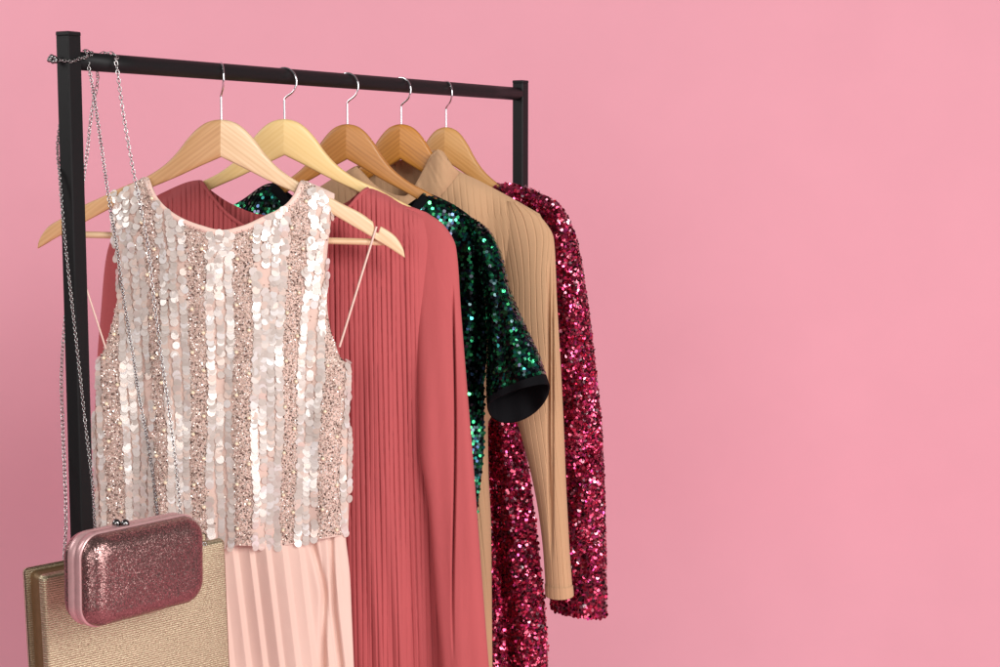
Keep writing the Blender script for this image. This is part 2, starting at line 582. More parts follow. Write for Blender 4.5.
def make_hanger(label, px, py, phi, mats, hs, vs, sweep, roll, hook_psi, hook_dir_len, th=0.0062):
    R0 = rail_pt(px)
    O = at(px, py, R0[1])
    O[0] = R0[0]
    root = thing("wooden_hanger", label, "hanger", (R0[0], R0[1], RAILZ + 0.01), "wooden hangers on the rail")
    pl = Plane(O, phi)
    cr, sr = math.cos(roll), math.sin(roll)

    def place(u, v, d):                       # u right, v down (metres), d towards the viewer
        uu = u * cr + v * sr * -1
        vv = v * cr + u * sr
        return O + pl.u * uu[..., None] + np.array([0, 0, -1.0]) * vv[..., None] + pl.n * d[..., None]

    for side, mt in ((-1, mats[0]), (1, mats[1])):
        us = np.concatenate([np.linspace(0, 150, 60), np.linspace(150.5, 163, 32), np.linspace(164, 184.4, 26)])
        a = np.linspace(0, 2 * math.pi, 20, endpoint=False)
        up, low = up_f(us), lo_f(us)
        if side == 1 or True:                 # notch for the garment loops
            up = up + 8.5 * np.exp(-((us - 155.5) / 3.0) ** 4)
        mid, hh = (up + low) / 2, (low - up) / 2
        e = 0.5
        ca, sa = np.cos(a), np.sin(a)
        cx = np.sign(ca) * np.abs(ca) ** e
        sx = np.sign(sa) * np.abs(sa) ** 0.38
        # section: v = mid + hh*sx, depth = th*cx
        tk = th * (1.0 - 0.28 * (us / 184.0)) * np.clip((187.5 - us) / 5.0, 0.25, 1) ** 0.5
        u = (us[:, None] + 0 * a) * M1 * hs * side * (1.045 if side < 0 else 1.0)
        v = (mid[:, None] + hh[:, None] * sx[None, :]) * M1 * vs
        d = tk[:, None] * cx[None, :] - math.tan(sweep) * np.abs(u)
        V = place(u, v, d)
        n, k = V.shape[:2]
        fs = gf(n, k, 0, True, flip=(side == -1)).tolist()
        fs.append(list(range(k)))
        fs.append(list(range((n - 1) * k, n * k)))
        ga = math.radians(33) * side                 # grain runs down the arm
        uv = np.stack([u * math.cos(ga) + v * math.sin(ga) + 0.37 * hs + 0.2 * side, -u * math.sin(ga) + v * math.cos(ga) + d * 0.5], -1).reshape(-1, 2)
        m_ = V.reshape(-1, 3)
        capV = np.concatenate([m_[:k], m_[-k:]])
        fs = fs[:-2] + [list(range(n * k, n * k + k)), list(range(n * k + k, n * k + 2 * k))]
        ob = mk("arm", np.concatenate([m_, capV]), fs, mt, root, True, uv=np.concatenate([uv, uv[:k], uv[-k:]]), fix=True)
    # trouser bar
    ub = 168 * M1 * hs
    vb = 122.0 * M1 * vs
    b = MB()
    ss = np.linspace(-1, 1, 9)
    b.tube(place(ss * ub, np.full(9, vb), np.full(9, -math.tan(sweep) * ub - 0.004)), 0.0042, 14)
    ob = b.build("trouser_bar", mats[1], root)
    me = ob.data
    lay = me.uv_layers.new(name="UVMap")
    for lp in me.loops:
        co = me.vertices[lp.vertex_index].co
        lay.data[lp.index].uv = (co.x, co.z)
    # hook
    R = 0.0175
    top = RAILZ + 0.0105
    cz = top - R
    hd = np.array([math.cos(hook_psi), -math.sin(hook_psi), 0])
    C0 = np.array([R0[0], R0[1], cz])
    pts = [O + np.array([0, 0, -0.008]), O + np.array([0, 0, 0.004])]
    zs = cz - R * 1.25
    zs = max(zs, O[2] + 0.006)
    pts.append(np.array([R0[0], R0[1], zs - 0.001]))
    for an in np.linspace(-44, 152, 28):
        r = math.radians(an)
        pts.append(C0 + R * (hd * math.cos(r) + np.array([0, 0, math.sin(r)])))
    pts = np.array(pts)
    # smooth the polyline
    t = np.concatenate([[0], np.cumsum(np.linalg.norm(np.diff(pts, axis=0), axis=1))])
    ti = np.linspace(0, t[-1], 90)
    P = np.stack([pchip(t, pts[:, k])(ti) for k in range(3)], -1)
    b = MB()
    b.tube(P, 0.00135, 10)
    b.ball(P[-1], 0.0016)
    b.build("hook", M_chrome, root)
    return root, O, pl


D = math.radians
HG = [
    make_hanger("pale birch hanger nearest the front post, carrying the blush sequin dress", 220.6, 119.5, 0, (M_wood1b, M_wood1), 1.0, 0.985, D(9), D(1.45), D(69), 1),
    make_hanger("pale yellow lacquered hanger with the dusty rose pleated dress", 284, 119, D(3), (M_wood2, M_wood2), 0.98, 1.0, D(9), D(1.0), D(20), 1),
    make_hanger("brown oak hanger carrying the green sequin dress", 347, 124, D(10), (M_wood3, M_wood3), 0.90, 1.03, D(8), D(1.0), D(27), 1),
    make_hanger("amber brown hanger carrying the camel ribbed turtleneck", 401, 124, D(15), (M_wood4, M_wood4), 0.90, 1.08, D(8), D(1.0), D(36), 1),
    make_hanger("honey coloured hanger farthest back, carrying the magenta sequin dress", 446, 127, D(18), (M_wood5, M_wood5), 0.82, 1.08, D(8), D(1.0), D(58), 1),
]


# ------------------------------------------------------------------ garments
class Body:
    """a hanging garment body; outline in photo columns/rows on its own plane, real depth front and back"""

    def __init__(self, pl, xc, Lp, Rp, shoulder, T, k=14.0, sweep=D(8), fold=None, pw=(2.4, 0.55), lean=0.0):
        self.pl, self.xc = pl, xc
        self.fl = pchip([p[1] for p in Lp], [p[0] for p in Lp])
        self.fr = pchip([p[1] for p in Rp], [p[0] for p in Rp])
        self.y0 = (Lp[0][1], Rp[0][1])
        self.sh = pchip([p[0] for p in shoulder], [p[1] for p in shoulder])
        self.T, self.k, self.sw, self.fold, self.pw, self.lean = T, k, math.tan(sweep), fold, pw, lean

    def s(self, x, y):
        a, b = self.fl(y), self.fr(y)
        return np.clip(2 * (x - a) / (b - a) - 1, -1, 1)

    def depth(self, x, y, side):
        s = self.s(x, y)
        pr = (1 - np.abs(s) ** self.pw[0]) ** self.pw[1]
        dist = np.maximum(y - self.sh(x), 0)
        rp = np.sqrt(1 - np.exp(-dist / self.k))
        d = self.T * pr * rp
        if self.fold is not None:
            d = d + self.fold(x, y, s, side) * np.minimum(1, pr * 1.6) * rp
        ctr = -self.sw * np.sqrt(((x - self.xc) * self.pl.mpp) ** 2 + 0.0002) + self.lean
        return ctr + side * d

    def pos(self, x, y, side=1, out=0.0):
        return self.pl.on(x, y, self.depth(x, y, side) + out * side)

    def frame(self, x, y, side=1):
        e = 1.2
        du = self.pos(x + e, y, side) - self.pos(x - e, y, side)
        dv = self.pos(x, y + e, side) - self.pos(x, y - e, side)
        U = du / (np.linalg.norm(du, axis=-1, keepdims=True) + 1e-9)
        N = np.cross(dv, du)
        N /= np.linalg.norm(N, axis=-1, keepdims=True) + 1e-9
        fl = np.sign((N @ self.pl.n)) * side
        N = N * fl[..., None]
        Vv = np.cross(N, U)
        dn = dv / (np.linalg.norm(dv, axis=-1, keepdims=True) + 1e-9)
        Vv *= np.sign(np.sum(Vv * dn, -1))[..., None]
        return self.pos(x, y, side), U, Vv, N

    def grid(self, top, bot, side, nr, nc, out=0.0, uniform=False, tp=1.0):
        s = np.linspace(-1, 1, nc)
        if not uniform:
            s = 0.75 * s + 0.25 * np.sin(s * math.pi / 2)
        f = (s + 1) / 2
        xt = self.fl(self.y0[0]) * (1 - f) + self.fr(self.y0[1]) * f
        yt = top(xt)
        t = np.linspace(0, 1, nr)[:, None] ** tp
        yb = bot(xt) if callable(bot) else np.full(nc, bot)
        y = yt[None, :] * (1 - t) + yb[None, :] * t
        x = self.fl(y) * (1 - f)[None, :] + self.fr(y) * f[None, :]
        return self.pos(x, y, side, out), x, y

    def build(self, name, mat, root, topF, topB, bot, nr=120, nc=160, nrb=60, ncb=80, uniform=False, out=0.0):
        Vf, x, y = self.grid(topF, bot, 1, nr, nc, uniform=uniform, out=out)
        Vb, xb, yb = self.grid(topB, bot, -1, nrb, ncb, out=out)
        fs = np.concatenate([gf(nr, nc), gf(nrb, ncb, nr * nc, flip=True)])
        V = np.concatenate([Vf.reshape(-1, 3), Vb.reshape(-1, 3)])
        return mk(name, V, fs, mat, root)


class Sleeve:
    """a hanging sleeve: L and R outlines with matching rows; a = 0..pi front, pi..2pi back"""

    def __init__(self, pl, Lp, Rp, thick, centre, fold=None, endF=0, endB=0, ep=6, e=0.8):
        n = len(Lp)
        Lp, Rp = np.array(Lp, float), np.array(Rp, float)
        mid = (Lp + Rp) / 2
        k = np.concatenate([[0], np.cumsum(np.linalg.norm(np.diff(mid, axis=0), axis=1))])
        self.len = k[-1]
        k /= k[-1]
        self.k = k
        self.L = [pchip(k, Lp[:, i]) for i in (0, 1)]
        self.R = [pchip(k, Rp[:, i]) for i in (0, 1)]
        self.th = pchip([p[0] for p in thick], [p[1] for p in thick])
        self.ce = pchip([p[0] for p in centre], [p[1] for p in centre])
        self.pl, self.fold, self.endF, self.endB, self.ep, self.e = pl, fold, endF, endB, ep, e

    def pos(self, a, t, out=0.0):
        a, t = np.broadcast_arrays(np.asarray(a, float), np.asarray(t, float))
        s = -np.cos(a)
        sn = np.sin(a)
        f = (s + 1) / 2
        x = self.L[0](t) * (1 - f) + self.R[0](t) * f
        y = self.L[1](t) * (1 - f) + self.R[1](t) * f
        wgt = np.clip(t, 0, 1) ** self.ep
        y = y + wgt * np.where(sn > 0, self.endF, self.endB) * np.abs(sn)
        th = self.th(t) + out
        d = self.ce(t) + th * np.sign(sn) * np.abs(sn) ** self.e
        if out:
            w = np.hypot(self.R[0](t) - self.L[0](t), self.R[1](t) - self.L[1](t)) / 2 * self.pl.mpp
            x = x + s * out / self.pl.mpp * (x * 0 + 1)
        if self.fold is not None:
            d = d + self.fold(a, t, x, y) * np.where(sn > 0, 1, -1) * np.minimum(1, np.abs(sn) * 2)
        return self.pl.on(x, y, d)

    def frame(self, a, t):
        du = self.pos(a + 0.02, t) - self.pos(a - 0.02, t)
        dv = self.pos(a, np.minimum(t + 0.004, 1)) - self.pos(a, np.maximum(t - 0.004, 0))
        U = du / (np.linalg.norm(du, axis=-1, keepdims=True) + 1e-9)
        N = np.cross(dv, du)
        N /= np.linalg.norm(N, axis=-1, keepdims=True) + 1e-9
        P = self.pos(a, t)
        # outward: away from the tube's axis
        C = (self.pos(0 * t, t) + self.pos(0 * t + math.pi, t)) / 2
        N *= np.sign(np.sum(N * (P - C), -1))[..., None]
        Vv = np.cross(N, U)
        Vv *= np.sign(np.sum(Vv * dv, -1))[..., None]
        return P, U, Vv, N

    def build(self, name, mat, root, nr=90, nc=72, t0=0.0, t1=1.0, out=0.0):
        a = np.linspace(0, 2 * math.pi, nc, endpoint=False)[None, :]
        t = np.linspace(t0, t1, nr)[:, None]
        V = self.pos(a, t, out)
        return mk(name, V, gf(nr, nc, 0, True), mat, root)


def discs(P, U, Vv, N, r, k=8, tilt=0.2, tv=None, tu=None, lift=0.0008, drop=0.0, asp=1.0):
    """little flat discs on a surface; tv/tu extra tilt about u and v"""
    n = len(P)
    a1 = rng.normal(0, tilt, n) + (0 if tv is None else tv)
    a2 = rng.normal(0, tilt, n) + (0 if tu is None else tu)
    Nn = N + Vv * np.tan(np.clip(a1, -1.2, 1.2))[:, None] + U * np.tan(np.clip(a2, -1.2, 1.2))[:, None]
    Nn /= np.linalg.norm(Nn, axis=1)[:, None]
    A = U - Nn * np.sum(U * Nn, 1)[:, None]
    A /= np.linalg.norm(A, axis=1)[:, None]
    B = np.cross(Nn, A)
    rr = np.full(n, r) if np.isscalar(r) else r
    ph = rng.uniform(0, 6.28, n)[:, None] + np.linspace(0, 2 * math.pi, k, endpoint=False)[None, :]
    C = P + N * (lift + rr * np.abs(np.sin(a1)) * 0.6)[:, None]
    V = C[:, None, :] + rr[:, None, None] * (np.cos(ph)[..., None] * A[:, None, :] + asp * np.sin(ph)[..., None] * B[:, None, :])
    fs = np.arange(n * k).reshape(n, k)
    return V.reshape(-1, 3), fs


def octa(P, U, Vv, N, r):
    n = len(P)
    th = rng.uniform(0, 6.28, n)
    A = U * np.cos(th)[:, None] + Vv * np.sin(th)[:, None]
    B = -U * np.sin(th)[:, None] + Vv * np.cos(th)[:, None]
    jit = rng.normal(0, 0.35, (n, 3))
    Nn = N + jit
    Nn /= np.linalg.norm(Nn, axis=1)[:, None]
    rr = np.asarray(r)[:, None]
    C = P + N * rr * 0.5
    V = np.stack([C + A * rr, C + B * rr, C - A * rr, C - B * rr, C + Nn * rr, C - Nn * rr], 1)
    base = np.array([[0, 1, 4], [1, 2, 4], [2, 3, 4], [3, 0, 4], [1, 0, 5], [2, 1, 5], [3, 2, 5], [0, 3, 5]])
    fs = (np.arange(n) * 6)[:, None, None] + base[None]
    return V.reshape(-1, 3), fs.reshape(-1, 3)


def strip(surf, xy, w0, w1, out, thick=0.0012):
    """a tape along a polyline of (x, y), from offset w0 to w1 rows below it"""
    xy = np.array(xy, float)
    t = np.gradient(xy, axis=0)
    t /= np.linalg.norm(t, axis=1)[:, None]
    nrm = np.stack([-t[:, 1], t[:, 0]], 1)
    rows = []
    for w, o in ((w0, -out), (w0, out), ((w0 + w1) / 2, out * 1.6), (w1, out), (w1, -out)):
        q = xy + nrm * w
        rows.append(surf.pos(q[:, 0], q[:, 1], 1, o))
    V = np.array(rows)
    return V, gf(len(rows), len(xy))


def wav(x, y, terms):
    r = 0
    for (amp, per, ph, drift) in terms:
        r = r + amp * np.sin(2 * math.pi * (x + drift * y) / per + ph + 0.5 * np.sin(y / 70.0 + ph))
    return r


def rib(q, w=0.32):
    """narrow grooves between rounded ribs; q in ribs"""
    z = np.abs((q % 1.0) - 0.5) * 2          # 1 at the groove
    return -np.clip((z - (1 - w)) / w, 0, 1) ** 1.5



# ---------------- 5: magenta sequin dress (farthest)
g5 = thing("sequin_dress", "magenta sequin long sleeved dress on the farthest hanger", "dress", HG[4][1] + np.array([0, 0, -0.9]), "dresses and tops on the hangers")
pl5 = HG[4][2]
f5 = lambda x, y, s, sd: wav(x, y, [(0.006, 47, 0.4, -0.08), (0.004, 29, 1.0, -0.08)])
B5 = Body(pl5, 446, [(345, 222), (350, 300), (395, 400), (420, 500), (425, 667), (420, 1000)],
          [(556, 209), (548, 230), (532, 300), (518, 395), (521, 430), (529, 470), (535, 520), (541, 570), (546, 620), (548, 667), (556, 1000)],
          [(345, 222), (398, 190), (446, 176), (500, 185), (530, 195), (556, 209)], 0.022, fold=f5)
t5F = pchip([345, 390, 410, 446, 482, 497, 512, 530, 556], [222, 190, 205, 240, 205, 184, 183, 192, 209])
t5B = pchip([345, 390, 420, 446, 472, 497, 512, 530, 556], [222, 190, 200, 206, 200, 184, 183, 192, 209])
b5 = B5.build("bodice", M_mag_base, g5, t5F, t5B, 1000, 120, 100)
S5 = Sleeve(pl5, [(515, 190), (530, 205), (541, 240), (546, 300), (548, 400), (549, 500), (551, 570), (552, 608)],
            [(526, 187), (560, 207), (576, 242), (586, 300), (595, 375), (601, 440), (604, 520), (606, 616)],
            [(0, 0.008), (0.06, 0.022), (0.3, 0.03), (0.7, 0.028), (1, 0.026)], [(0, -0.012), (0.2, -0.012), (1, 0.0)], endF=6, endB=3,
            fold=lambda a, t, x, y: 0.003 * np.sin(t * 30 + a * 2))
s5 = S5.build("sleeve", M_mag_base, g5, 90, 48)


def scatter_body(B, top, y1, dx, dy, jit, x0=None, x1=None, y0=None):
    ys = np.arange((y0 or 150), y1, dy)
    out = []
    for i, y in enumerate(ys):
        xa = max(float(B.fl(y)), x0 or -1e9)
        xb = min(float(B.fr(y)), x1 or 1e9)
        if xb <= xa:
            continue
        x = np.arange(xa + (i % 2) * dx / 2, xb, dx)
        out.append(np.stack([x, np.full_like(x, y)], -1))
    q = np.concatenate(out)
    q = q + rng.normal(0, jit, q.shape)
    ok = (q[:, 1] > top(q[:, 0]) + 0.5) & (q[:, 0] >= B.fl(q[:, 1]) - 0.2) & (q[:, 0] <= B.fr(q[:, 1]) + 0.2)
    return q[ok, 0], q[ok, 1]


def scatter_sleeve(S, dl, t0=0.0, t1=1.0, jit=0.3, a0=-0.25, a1=math.pi + 0.25):
    nr = int(S.len * (t1 - t0) / dl)
    A, T = [], []
    for i in range(nr):
        t = t0 + (t1 - t0) * (i + 0.5) / nr
        w = float(np.hypot(S.R[0](t) - S.L[0](t), S.R[1](t) - S.L[1](t))) * 0.5
        th = float(S.th(t)) / S.pl.mpp
        per = (a1 - a0) * (w + th) / 2
        n = max(3, int(per / dl / 0.95))
        a = a0 + (a1 - a0) * (np.arange(n) + (i % 2) * 0.5) / n
        A.append(a + rng.normal(0, jit * (a1 - a0) / n, n))
        T.append(np.clip(t + rng.normal(0, jit * dl / S.len, n), t0, t1))
    return np.concatenate(A), np.concatenate(T)


x, y = scatter_body(B5, t5F, 720, 2.2, 2.1, 0.55, x0=435)
fr = B5.frame(x, y)
V1, F1 = discs(*fr, rng.uniform(0.0019, 0.0031, len(x)), 6, 0.37, lift=0.0012)
mk("sequins", V1, F1, M_mag, b5, False)
a, t = scatter_sleeve(S5, 2.15, jit=0.4)
fr = S5.frame(a, t)
V1, F1 = discs(*fr, rng.uniform(0.0019, 0.0031, len(a)), 6, 0.37, lift=0.0012)
mk("sequins", V1, F1, M_mag, s5, False)

# ---------------- 4: camel ribbed turtleneck
g4 = thing("knit_sweater", "camel beige ribbed turtleneck sweater dress with long sleeves", "sweater", HG[3][1] + np.array([0, 0, -0.9]), "dresses and tops on the hangers")
pl4 = HG[3][2]


f4 = lambda x, y, s, sd: 0.0019 * rib((x - 0.10 * (y - 200)) / 6.4, 0.2) + wav(x, y, [(0.004, 61, 0.3, -0.1), (0.002, 37, 2, 0.05)])
B4 = Body(pl4, 401, [(262, 232), (270, 300), (330, 420), (335, 520), (335, 667), (330, 900)],
          [(540, 214), (551, 242), (551, 300), (545, 345), (505, 402), (488, 424), (488.5, 470), (491, 523), (492.5, 667), (497, 900)],
          [(262, 232), (345, 172), (401, 140), (452, 166), (480, 181), (510, 197), (540, 214)], 0.024, fold=f4)
t4F = pchip([262, 318, 345, 356, 372, 392, 408, 424, 434, 440, 455, 480, 510, 540], [232, 188, 172, 168, 182, 203, 196, 168, 152, 150, 168, 181, 197, 214])
t4B = pchip([262, 318, 345, 356, 372, 401, 420, 434, 440, 455, 480, 510, 540], [232, 188, 172, 166, 163, 160, 158, 150, 150, 168, 181, 197, 214])
b4 = B4.build("bodice", M_beige, g4, t4F, t4B, 900, 130, 620, 60, 400, uniform=True)
# folded turtleneck: a doubled roll standing up at the neck
nk = np.linspace(0, 1, 70)
cF = pchip([0, 0.25, 0.5, 0.75, 1], [0, 0.3, 0.55, 0.8, 1])
lowx = pchip([0, 0.3, 0.55, 0.8, 1], [343, 378, 408, 440, 459])
lowy = pchip([0, 0.3, 0.55, 0.8, 1], [180, 206, 216, 196, 173])
upx = pchip([0, 0.3, 0.55, 0.8, 1], [356, 383, 404, 426, 438])
upy = pchip([0, 0.3, 0.55, 0.8, 1], [166, 190, 196, 166, 149])
rows = []
for i, k in enumerate(np.linspace(0, 1, 16)):
    xx = upx(nk) * (1 - k) + lowx(nk) * k
    yy = upy(nk) * (1 - k) + lowy(nk) * k
    puff = 0.005 + 0.008 * math.sin(k * math.pi) ** 0.7
    base = B4.depth(xx, np.maximum(yy, 178), 1)
    rows.append(pl4.on(xx, yy, base + puff + 0.0016 * rib(nk * 21, 0.3) + 0.002 * np.sin(nk * 14 + k * 3)))
mk("collar", np.array(rows), gf(16, 70), M_beige, g4)
f4s = lambda a, t, x, y: np.interp(t, [0, 0.4, 0.55, 0.85, 1], [0.0014, 0.0012, 0.0007, 0.0007, 0.0010]) * rib((a - 1.57) * np.interp(t, [0, 0.2, 0.5, 0.8, 1], [8, 25, 24, 14.5, 13.5]) / 5.6, 0.2) - 0.010 * (np.exp(-(((x - (549 + 3 * np.clip((y - 430) / 160, 0, 1))) / 1.5) ** 2)) + 0.5 * np.exp(-(((x - 552.5) / 1.2) ** 2))) * np.clip((y - 260) / 60, 0, 1) * np.clip((560 - y) / 80, 0, 1)
S4 = Sleeve(pl4, [(507, 201), (505, 218), (504, 260), (504, 330), (511, 400), (520, 432), (530, 470), (538, 510), (543, 550), (546, 595)],
            [(520, 203), (541, 217), (554, 240), (557, 300), (561, 370), (564, 430), (566, 480), (568, 520), (570, 555), (573, 595)],
            [(0, 0.006), (0.1, 0.012), (0.3, 0.021), (0.7, 0.024), (1, 0.02)], [(0, -0.012), (0.2, -0.010), (0.5, 0.0), (1, 0.008)], fold=f4s, endF=5, endB=2)
s4 = S4.build("sleeve", M_beige, g4, 120, 420)
mk("cuff_hem", *(lambda V: (V, gf(V.shape[0], V.shape[1], 0, True)))(S4.pos(np.linspace(0, 2 * math.pi, 160, endpoint=False)[None, :], np.linspace(0.972, 1.0, 6)[:, None], 0.0012)), M_beige, s4)

# ---------------- 3: green sequin dress
g3 = thing("sequin_dress", "black dress covered in green sequins with short cuffed sleeves", "dress", HG[2][1] + np.array([0, 0, -0.9]), "dresses and tops on the hangers")
pl3 = HG[2][2]
f3 = lambda x, y, s, sd: wav(x, y, [(0.004, 53, 1.2, 0.05), (0.0025, 31, 0.2, 0)])
B3 = Body(pl3, 347, [(226, 209), (240, 300), (270, 420), (280, 600), (275, 900)],
          [(479, 224), (489, 250), (491, 300), (489, 345), (484, 385), (484, 440), (482, 470), (478, 505), (474, 560), (472, 667), (476, 900)],
          [(226, 209), (272, 183), (347, 165), (425, 193), (445, 200), (465, 212), (479, 224)], 0.022, fold=f3)
t3F = pchip([226, 240, 272, 282, 300, 347, 400, 417, 425, 445, 465, 479], [209, 201, 183, 190, 215, 250, 222, 200, 193, 200, 212, 224])
t3B = pchip([226, 240, 272, 282, 300, 347, 400, 417, 425, 445, 465, 479], [209, 201, 183, 188, 200, 212, 208, 198, 193, 200, 212, 224])
b3 = B3.build("bodice", M_blackcloth, g3, t3F, t3B, 900, 100, 120)
S3 = Sleeve(pl3, [(462, 214), (470, 226), (478, 262), (486, 305), (488, 345), (487, 385), (488, 405)],
            [(474, 219), (487, 229), (501, 255), (509, 287), (523, 322), (538, 354), (549, 386)],
            [(0, 0.008), (0.15, 0.022), (0.5, 0.028), (1, 0.034)], [(0, -0.008), (0.2, -0.002), (0.6, 0.014), (1, 0.03)], endF=-6, endB=26, ep=4,
            fold=lambda a, t, x, y: 0.002 * np.sin(a * 5 + t * 6) + 0.003 * t ** 3 * np.sin(a * 3 + 1.0) + 0.002 * t ** 4 * np.sin(a * 8))
s3 = S3.build("sleeve", M_blackcloth, g3, 80, 64)
cb = MB()
aa = np.linspace(0, 2 * math.pi, 96, endpoint=False)[None, :]
for (t0, t1, o1) in ((0.955, 1.0, 0.0014),):
    Vo = S3.pos(aa, np.linspace(t0, t1, 6)[:, None], o1)
    Vi = S3.pos(aa, np.linspace(t1, 0.90, 8)[:, None], -0.0015)
    V = np.concatenate([Vo, Vi])
    cb.add(V, gf(V.shape[0], V.shape[1], 0, True))
cb.build("cuff", M_blackcloth, s3)
x, y = scatter_body(B3, lambda q: t3F(q) + 1.0, 720, 3.2, 2.8, 0.18)
keep = (x > 440) | (y < 260)
x, y = x[keep], y[keep]
fr = B3.frame(x, y)
V1, F1 = discs(*fr, rng.uniform(0.0022, 0.0026, len(x)), 9, 0.13, tv=-0.12, lift=0.001)
mk("sequins", V1, F1, M_green, b3, False)
a, t = scatter_sleeve(S3, 2.85, 0.0, 0.955, jit=0.1)
fr = S3.frame(a, t)
V1, F1 = discs(*fr, rng.uniform(0.0022, 0.0026, len(a)), 9, 0.13, tv=-0.12, lift=0.001)
mk("sequins", V1, F1, M_green, s3, False)
for xa, xb in ((272, 425),):
    q = np.linspace(xa, xb, 90)
    V, fs = strip(B3, np.stack([q, t3F(q)], -1), -0.5, 9.0, 0.0025)
    mk("neck_binding", V, fs, M_blackcloth, b3)

# ---------------- 2: dusty rose pleated dress
g2 = thing("pleated_dress", "dusty rose long sleeved dress with fine vertical pintuck pleats", "dress", HG[1][1] + np.array([0, 0, -1.0]), "dresses and tops on the hangers")
pl2 = HG[1][2]


def f2(x, y, s, sd):
    q = (x - 372 - 0.02 * (y - 300) * (x - 300) / 100.0) / 4.7
    z = q - np.floor(q)
    tuck = np.where(z < 0.82, z / 0.82, (1 - z) / 0.18)
    w = np.clip((419 + np.maximum(0, y - 425) * 0.13 - x) / 4, 0, 1) * np.clip(1.15 - (y - 420) / 420, 0.35, 1)
    g = (0.0030 * rib(q + 0.12 * np.sin(y / 60.0 + np.floor(q) * 1.7), 0.42) + 0.0006 * tuck) * w * (1 + 0.35 * np.sin(np.floor(q) * 2.1))
    g = g + wav(x, y, [(0.0022, 58, 0.6, -0.05), (0.001, 33, 1.9, -0.06)]) * np.clip((y - 240) / 160, 0.15, 1)
    g = g + 0.0022 * np.clip((y - 480) / 150, 0, 1) * np.sin(2 * math.pi * (x - 0.06 * y) / 21)
    return g


B2 = Body(pl2, 284, [(118, 226), (112, 300), (118, 420), (112, 520), (105, 667), (90, 1000)],
          [(443, 224), (450, 250), (448, 300), (446, 380), (446, 470), (450, 540), (456, 620), (458, 667), (470, 1000)],
          [(118, 226), (200, 180), (284, 160), (369, 187), (385, 193), (402, 203), (425, 212), (443, 224)], 0.026, fold=f2, pw=(5.0, 0.5))
t2F = pchip([118, 162, 200, 212, 226, 240, 284, 330, 348, 369, 385, 402, 425, 443], [226, 193, 180, 195, 211, 222, 245, 222, 206, 187, 193, 203, 212, 224])
t2B = pchip([118, 162, 200, 212, 232, 258, 284, 310, 345, 369, 385, 402, 425, 443], [226, 193, 180, 191, 204, 214, 217, 214, 203, 187, 193, 203, 212, 224])
b2 = B2.build("bodice", M_rose, g2, t2F, t2B, 1000, 170, 760, 70, 300, uniform=True)
q = np.linspace(201, 368, 90)
V, fs = strip(B2, np.stack([q, t2F(q)], -1), -0.3, 3.2, 0.0012)
mk("neck_binding", V, fs, M_rose, b2)


def f2s(a, t, x, y):
    g = -0.013 * np.exp(-(((x - (454 + 1.2 * np.sin(y / 55.0))) / 0.9) ** 2)) * np.clip((y - 285) / 60, 0, 1) * np.clip((660 - y) / 120, 0, 1)
    g = g + 0.0005 * np.sin((x - 0.055 * y) * 0.33) * np.clip((y - 260) / 120, 0, 1)
    g = g + 0.0010 * np.sin(x * 0.11 + y * 0.012)
    return g


S2 = Sleeve(pl2, [(402, 206), (406, 222), (411, 250), (416, 320), (418, 395), (420, 450), (428, 505), (435, 590), (441, 667), (446, 780)],
            [(426, 212), (443, 224), (456, 247), (461, 310), (467, 385), (472, 445), (477, 510), (483, 590), (489, 667), (498, 780)],
            [(0, 0.008), (0.08, 0.014), (0.3, 0.019), (1, 0.022)], [(0, -0.022), (0.15, -0.020), (0.35, -0.006), (1, 0.004)], fold=f2s, e=0.42)
S2.build("sleeve", M_rose, g2, 150, 200)
S2L = Sleeve(pl2, [(133, 214), (118, 226), (106, 258), (101, 310), (96, 380), (94, 450), (94, 520), (96, 667), (98, 780)],
             [(150, 205), (152, 222), (150, 260), (148, 320), (146, 400), (144, 460), (142, 520), (140, 667), (138, 780)],
             [(0, 0.010), (0.08, 0.02), (0.3, 0.028), (1, 0.03)], [(0, -0.012), (0.15, -0.01), (1, 0.0)])
S2L.build("sleeve", M_rose, g2, 100, 64)

# ---------------- 1: blush sequin and bead dress with pleated skirt
g1 = thing("sleeveless_dress", "blush sleeveless dress with pearl sequin stripes and pleated skirt", "dress", HG[0][1] + np.array([0, 0, -1.0]), "dresses and tops on the hangers")
pl1 = HG[0][2]
f1 = lambda x, y, s, sd: wav(x, y, [(0.004, 82, 0.3, 0.02), (0.0025, 41, 1.6, 0)]) * np.clip((y - 240) / 150, 0.1, 1)
L1 = [(111, 193), (112.5, 225), (117, 262), (118.5, 288), (114, 315), (107.5, 340), (103, 352), (97, 364), (95, 378), (97, 396), (93.5, 420), (92.5, 436), (95, 470), (98, 500), (98, 545)]
R1 = [(335, 194), (330.5, 225), (327, 262), (327, 298), (330, 328), (337.5, 350), (341, 360), (350, 363.5), (351.5, 385), (348.5, 402), (349.5, 450), (349, 500), (348, 545)]
B1 = Body(pl1, 220.6, L1, R1, [(111, 193), (147, 176), (220, 160), (302, 180), (335, 194)], 0.024, sweep=D(9), fold=f1, pw=(2.2, 0.5))
t1F = pchip([111, 128, 147, 154, 164, 180, 200, 222, 245, 266, 284, 295, 302, 318, 335], [193, 186, 177, 193, 206, 217.5, 225.5, 230.5, 225.5, 216, 206.5, 194, 180.5, 186, 194])
t1B = pchip([111, 128, 147, 160, 180, 222, 264, 288, 302, 318, 335], [193, 186, 177, 205, 226, 248, 228, 206, 180.5, 186, 194])
hem1 = pchip([80, 98, 225, 270, 300, 348, 370], [540, 541, 545.5, 546, 541, 533, 531])
b1 = B1.build("bodice", M_tulle, g1, t1F, t1B, hem1, 120, 200)
q = np.linspace(148, 301, 120)
V, fs = strip(B1, np.stack([q, t1F(q)], -1), -0.6, 5.5, 0.0009)
mk("neck_facing", V, fs, M_peach_tape, b1)

